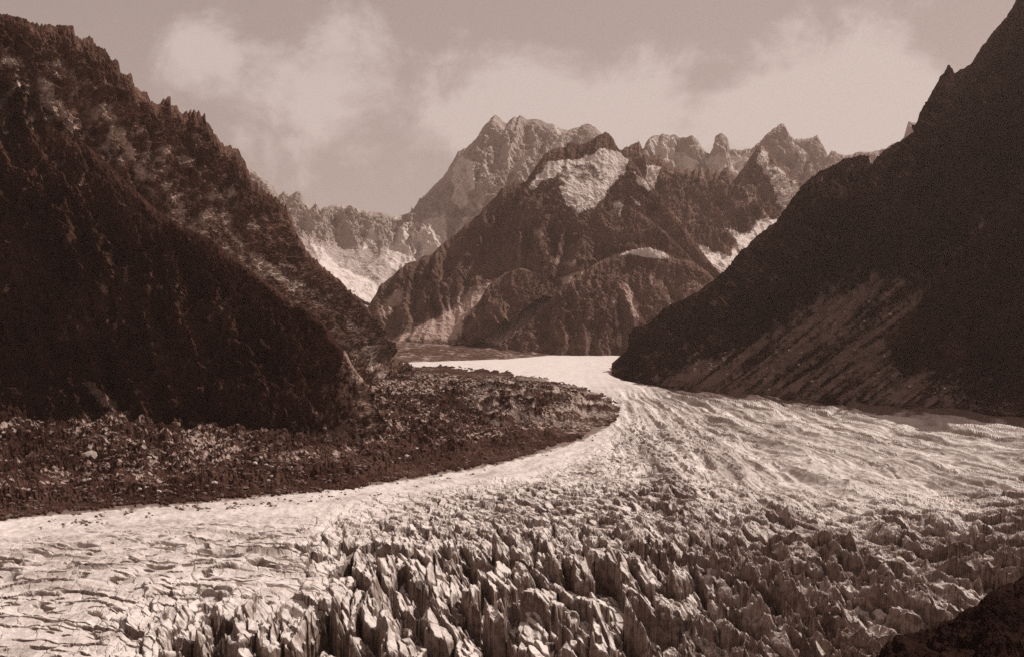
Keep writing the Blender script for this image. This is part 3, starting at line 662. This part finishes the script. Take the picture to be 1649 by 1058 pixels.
o = mountain('shade_bank', G, rock_material('shade_bank_rock', C(.012, .006, .005), C(.035, .017, .013), C(.08, .04, .03), unit=4))
tag(o, 'black rock bank standing in for shaded ice in the bottom right corner', 'shade_bank', kind='structure')

# ================================================================== seracs
GROUP_S = 'ice seracs across the foreground icefall'
_o = np.argsort(SERAC_ID, kind='stable'); _f = SERAC_FACES[_o]; _i = SERAC_ID[_o]
for k in np.split(np.arange(len(_i)), np.flatnonzero(np.diff(_i))+1):
    f = _f[k]; vi, inv = np.unique(f.ravel(), return_inverse=True)
    V = GP.reshape(-1, 3)[vi]; x = GPX.ravel()[vi].mean(); y = GPYY.ravel()[vi].mean()
    org = np.array([V[:, 0].mean(), V[:, 1].mean(), V[:, 2].min()])
    o = mesh_obj('serac', V-org, inv.reshape(-1, 4), M_ice, attrs={'dirt': dirt.ravel()[vi], 'crust_shade': crust_shade.ravel()[vi]})
    o.location = org
    if x > 1130: lab = 'grey-streaked slab of ice on the darker right side of the icefall'
    elif y > 940: lab = 'long pale slab of ice beside a black crevasse at the front of the icefall'
    else: lab = 'short pale block of ice towards the back of the icefall'
    tag(o, lab, 'serac', GROUP_S)

# ================================================================== boulders
import bmesh
def rock_shape(seed, sub=2, flat=.75):
    bm = bmesh.new(); bmesh.ops.create_icosphere(bm, subdivisions=sub, radius=1)
    r_ = np.random.default_rng(seed)
    V = np.array([v.co[:] for v in bm.verts]); Fc = np.array([[v.index for v in f.verts] for f in bm.faces])
    bm.free()
    for _ in range(7):                                       # cleaved faces
        n = r_.normal(size=3); n /= np.linalg.norm(n); c = r_.uniform(.55, .85)
        d = V@n; V = V-np.outer(np.maximum(d-c, 0), n)
    V = V*(1+.16*fbm(V[:, 0]*1.4+seed, V[:, 1]*1.4, V[:, 2]*1.4, 3)[:, None])
    return V*np.array([r_.uniform(.8, 1.25), r_.uniform(.8, 1.2), flat*r_.uniform(.8, 1.1)]), Fc
SHAPES = [rock_shape(300+k) for k in range(14)]
def boulder(p, size, mat, seed, label, group=None):
    V, Fc = SHAPES[seed % len(SHAPES)]
    o = mesh_obj('boulder', V*size, Fc, mat)
    o.location = (float(p[0]), float(p[1]), float(p[2])+size*.25); o.rotation_euler = (0, 0, rng.uniform(0, 6.28))
    return tag(o, label, 'boulder', group)

def spots(P, px, py, poly, n, used, gap=6):
    sdv = inside_sd(px.ravel(), py.ravel(), poly); idx = np.flatnonzero(sdv > 0)
    rng.shuffle(idx); out = []
    for i in idx:
        x, y = px.ravel()[i], py.ravel()[i]
        if all(abs(x-a) > gap or abs(y-b) > gap*.6 for a, b in used):
            used.append((x, y)); out.append(P.reshape(-1, 3)[i])
            if len(out) == n: break
    return out
used = []
mpx, mpy = proj(MP)
i = np.argmin((mpx-143)**2+(mpy-736)**2+1e9*(~keep)); pb = MP.reshape(-1, 3)[i]
big = boulder(pb, 10.0, M_pale, 4, 'largest and whitest rounded boulder on the rubble near the left edge')
big.scale = (1.15, 1., 1.0)
for p in spots(MP, mpx, mpy, [(90, 725), (200, 720), (420, 742), (560, 735), (590, 745), (560, 775), (330, 792), (120, 800)], 70, used, 10):
    boulder(p, rng.uniform(1.8, 4.2), M_stone if rng.uniform() < .7 else M_pale, int(rng.integers(999)), 'grey angular boulder on the rubble strip under the left cliff', 'boulders on the left moraine')
for p in spots(MP, mpx, mpy, [(610, 600), (760, 610), (800, 650), (760, 720), (600, 760), (590, 700)], 60, used, 10):
    boulder(p, rng.uniform(2., 4.6), M_stone if rng.uniform() < .7 else M_pale, int(rng.integers(999)), 'angular boulder on the dark rubble hump in mid valley', 'boulders on the mid-valley moraine')
for p in spots(RIGHT[0], RIGHT[1], RIGHT[2], [(1110, 612), (1250, 545), (1370, 460), (1480, 460), (1425, 545), (1440, 605), (1560, 635), (1300, 640)], 75, used, 9):
    boulder(p, rng.uniform(2.6, 5.2), M_stone if rng.uniform() < .6 else M_pale, int(rng.integers(999)), 'pale boulder scattered on the dark right scree slope', 'boulders on the right scree slope')

# small rubble nobody could count
def rubble(name, P, px, py, poly, n, smin, smax, mat, label, keepm=None):
    sdv = inside_sd(px.ravel(), py.ravel(), poly); ok = sdv > 0
    if keepm is not None: ok &= keepm.ravel()
    cand = np.flatnonzero(ok); wt = np.clip(fbm(px.ravel()[cand]/22, py.ravel()[cand]/9, .7, 3)+.12, .01, 1)**2.2
    idx = rng.choice(cand, n, p=wt/wt.sum()); Vs = []; Fs = []; c = 0
    for i in idx:
        V, Fc = LOW[int(rng.integers(len(LOW)))]
        s = smin+(smax-smin)*rng.uniform()**3; a = rng.uniform(0, 6.28); ca, sa = math.cos(a), math.sin(a)
        W = np.stack([V[:, 0]*ca-V[:, 1]*sa, V[:, 0]*sa+V[:, 1]*ca, V[:, 2]], -1)*s
        j = rng.normal(size=3)*1.5; j[2] = s*.2
        Vs.append(W+P.reshape(-1, 3)[i]+j); Fs.append(Fc+c); c += len(V)
    o = mesh_obj(name, np.concatenate(Vs), np.concatenate(Fs), mat)
    tag(o, label, 'rubble', kind='stuff')
LOW = [rock_shape(400+k, 1) for k in range(8)]
rubble('rubble', MP, mpx, mpy, mor, 9000, .6, 3.6, M_stone, 'loose stones strewn over the dark moraine', keep)
rubble('rubble', RIGHT[0], RIGHT[1], RIGHT[2], [(1020, 615), (1250, 540), (1370, 450), (1490, 450), (1430, 560), (1450, 605), (1640, 610), (1640, 690), (1300, 650)], 9000, .8, 3.6, M_stone, 'loose stones strewn over the right scree fan')

rubble('rubble', GP, *proj(GP), [(60, 832), (300, 812), (600, 783), (760, 757), (900, 720), (960, 700), (960, 708), (900, 729), (760, 765), (600, 800), (300, 830), (60, 855)], 500, .4, 2.4, M_stone, 'loose stones spilled on the white ice along the moraine edge')
# ================================================================== haze
def haze():
    x0, x1, y0, y1, z0, z1 = -9000, 9000, -1500, 14400, -46, CAM_Z+2250
    V = [(x, y, z) for x in (x0, x1) for y in (y0, y1) for z in (z0, z1)]
    Fq = [(0, 1, 3, 2), (4, 6, 7, 5), (0, 4, 5, 1), (2, 3, 7, 6), (0, 2, 6, 4), (1, 5, 7, 3)]
    m = bpy.data.materials.new('haze'); m.use_nodes = True; t = m.node_tree; t.nodes.clear()
    out = t.nodes.new('ShaderNodeOutputMaterial'); v = t.nodes.new('ShaderNodeVolumePrincipled')
    v.inputs['Color'].default_value = C(.84, .61, .53); v.inputs['Density'].default_value = HAZE; v.inputs['Anisotropy'].default_value = .3
    t.links.new(v.outputs[0], out.inputs['Volume'])
    tag(mesh_obj('haze', V, Fq, m), 'thin pale haze filling the valley', 'haze', kind='stuff')
HAZE = 1.25e-5
haze()

# ================================================================== light, sky, camera
SUN_EL, SUN_AZ = R(45), R(50)                # azimuth to the right of the view direction
S = Vector((math.sin(SUN_AZ)*math.cos(SUN_EL), math.cos(SUN_AZ)*math.cos(SUN_EL), math.sin(SUN_EL)))
ld = bpy.data.lights.new('sun', 'SUN'); ld.energy = 5.0; ld.angle = R(.5); ld.color = (1., .95, .88)
lo = bpy.data.objects.new('sun', ld); COL.objects.link(lo); lo.rotation_euler = S.to_track_quat('Z', 'Y').to_euler(); lo.location = (0, 0, 3000)

w = bpy.data.worlds.new('World'); sc.world = w; w.use_nodes = True; t = w.node_tree; t.nodes.clear()
class WN(NT):
    def __init__(s, tree): s.t = tree
W = WN(t)
out = W.n('ShaderNodeOutputWorld'); bg = W.n('ShaderNodeBackground'); W.l(bg.outputs[0], out.inputs[0])
sky = W.n('ShaderNodeTexSky', sky_type='NISHITA'); sky.sun_disc = False; sky.sun_elevation = SUN_EL; sky.sun_rotation = SUN_AZ; sky.dust_density = 2.; sky.altitude = 1900
bw = W.n('ShaderNodeRGBToBW'); W.l(sky.outputs[0], bw.inputs[0])
tc = W.n('ShaderNodeTexCoord').outputs['Generated']
n1 = W.noise(tc, 8.5, 9, .62, .35)
mp = W.n('ShaderNodeMapping'); W.l(tc, mp.inputs['Vector']); mp.inputs['Scale'].default_value = (1, 1, 2.6)
n2 = W.noise(mp.outputs[0], 3.2, 6, .6, .4)
cl = None
for (px_, py_, rad, amp) in ((880, 130, 100, 1.), (760, 175, 90, .55), (990, 190, 90, .6), (330, 110, 120, .42), (250, 95, 90, .32), (430, 130, 110, .3), (1300, 175, 110, .9), (1400, 205, 110, 1.1), (1210, 190, 80, .5), (1450, 170, 80, .9), (560, 120, 120, .3)):
    d = Vector(((px_-CX)/F, 1, (CY-py_)/F)).normalized(); k = (F/rad)**2
    dt = W.n('ShaderNodeVectorMath', operation='DOT_PRODUCT'); W.l(tc, dt.inputs[0]); dt.inputs[1].default_value = d
    e = W.math('MULTIPLY', W.math('EXPONENT', W.math('MULTIPLY', W.math('SUBTRACT', dt.outputs['Value'], 1.), 2*k)), amp)
    cl = e if cl is None else W.math('ADD', cl, e)
m = W.math('ADD', cl, W.math('MULTIPLY', W.math('SUBTRACT', n1, .5), 3.3))
m = W.math('ADD', m, W.math('MULTIPLY', W.math('SUBTRACT', n2, .5), 1.8))
cf = W.math('MULTIPLY', W.ramp(m, .22, .95), .66)
sv = W.math('POWER', W.math('MULTIPLY', bw.outputs[0], .12), .35)     # flatten the sky's range
skyc = W.n('ShaderNodeVectorMath', operation='SCALE'); skyc.inputs[0].default_value = (5.65, 4.5, 4.1); W.l(sv, skyc.inputs['Scale'])
cc = W.mix(cf, skyc.outputs[0], (7.2, 6.1, 5.6, 1.))
W.l(cc, bg.inputs['Color']); bg.inputs['Strength'].default_value = .1

cd = bpy.data.cameras.new('camera'); cam = bpy.data.objects.new('camera', cd); COL.objects.link(cam)
cam.location = (0, 0, CAM_Z); cam.rotation_euler = (R(90), 0, 0)
cd.sensor_width = 36; cd.lens = F/1649*36; cd.clip_start = 1; cd.clip_end = 60000
sc.camera = cam
sc.view_settings.view_transform = 'Standard'; sc.view_settings.look = 'None'; sc.view_settings.exposure = 0; sc.view_settings.gamma = 1
sc.cycles.use_denoising = False; sc.cycles.volume_bounces = 0; sc.cycles.max_bounces = 5; sc.cycles.diffuse_bounces = 1
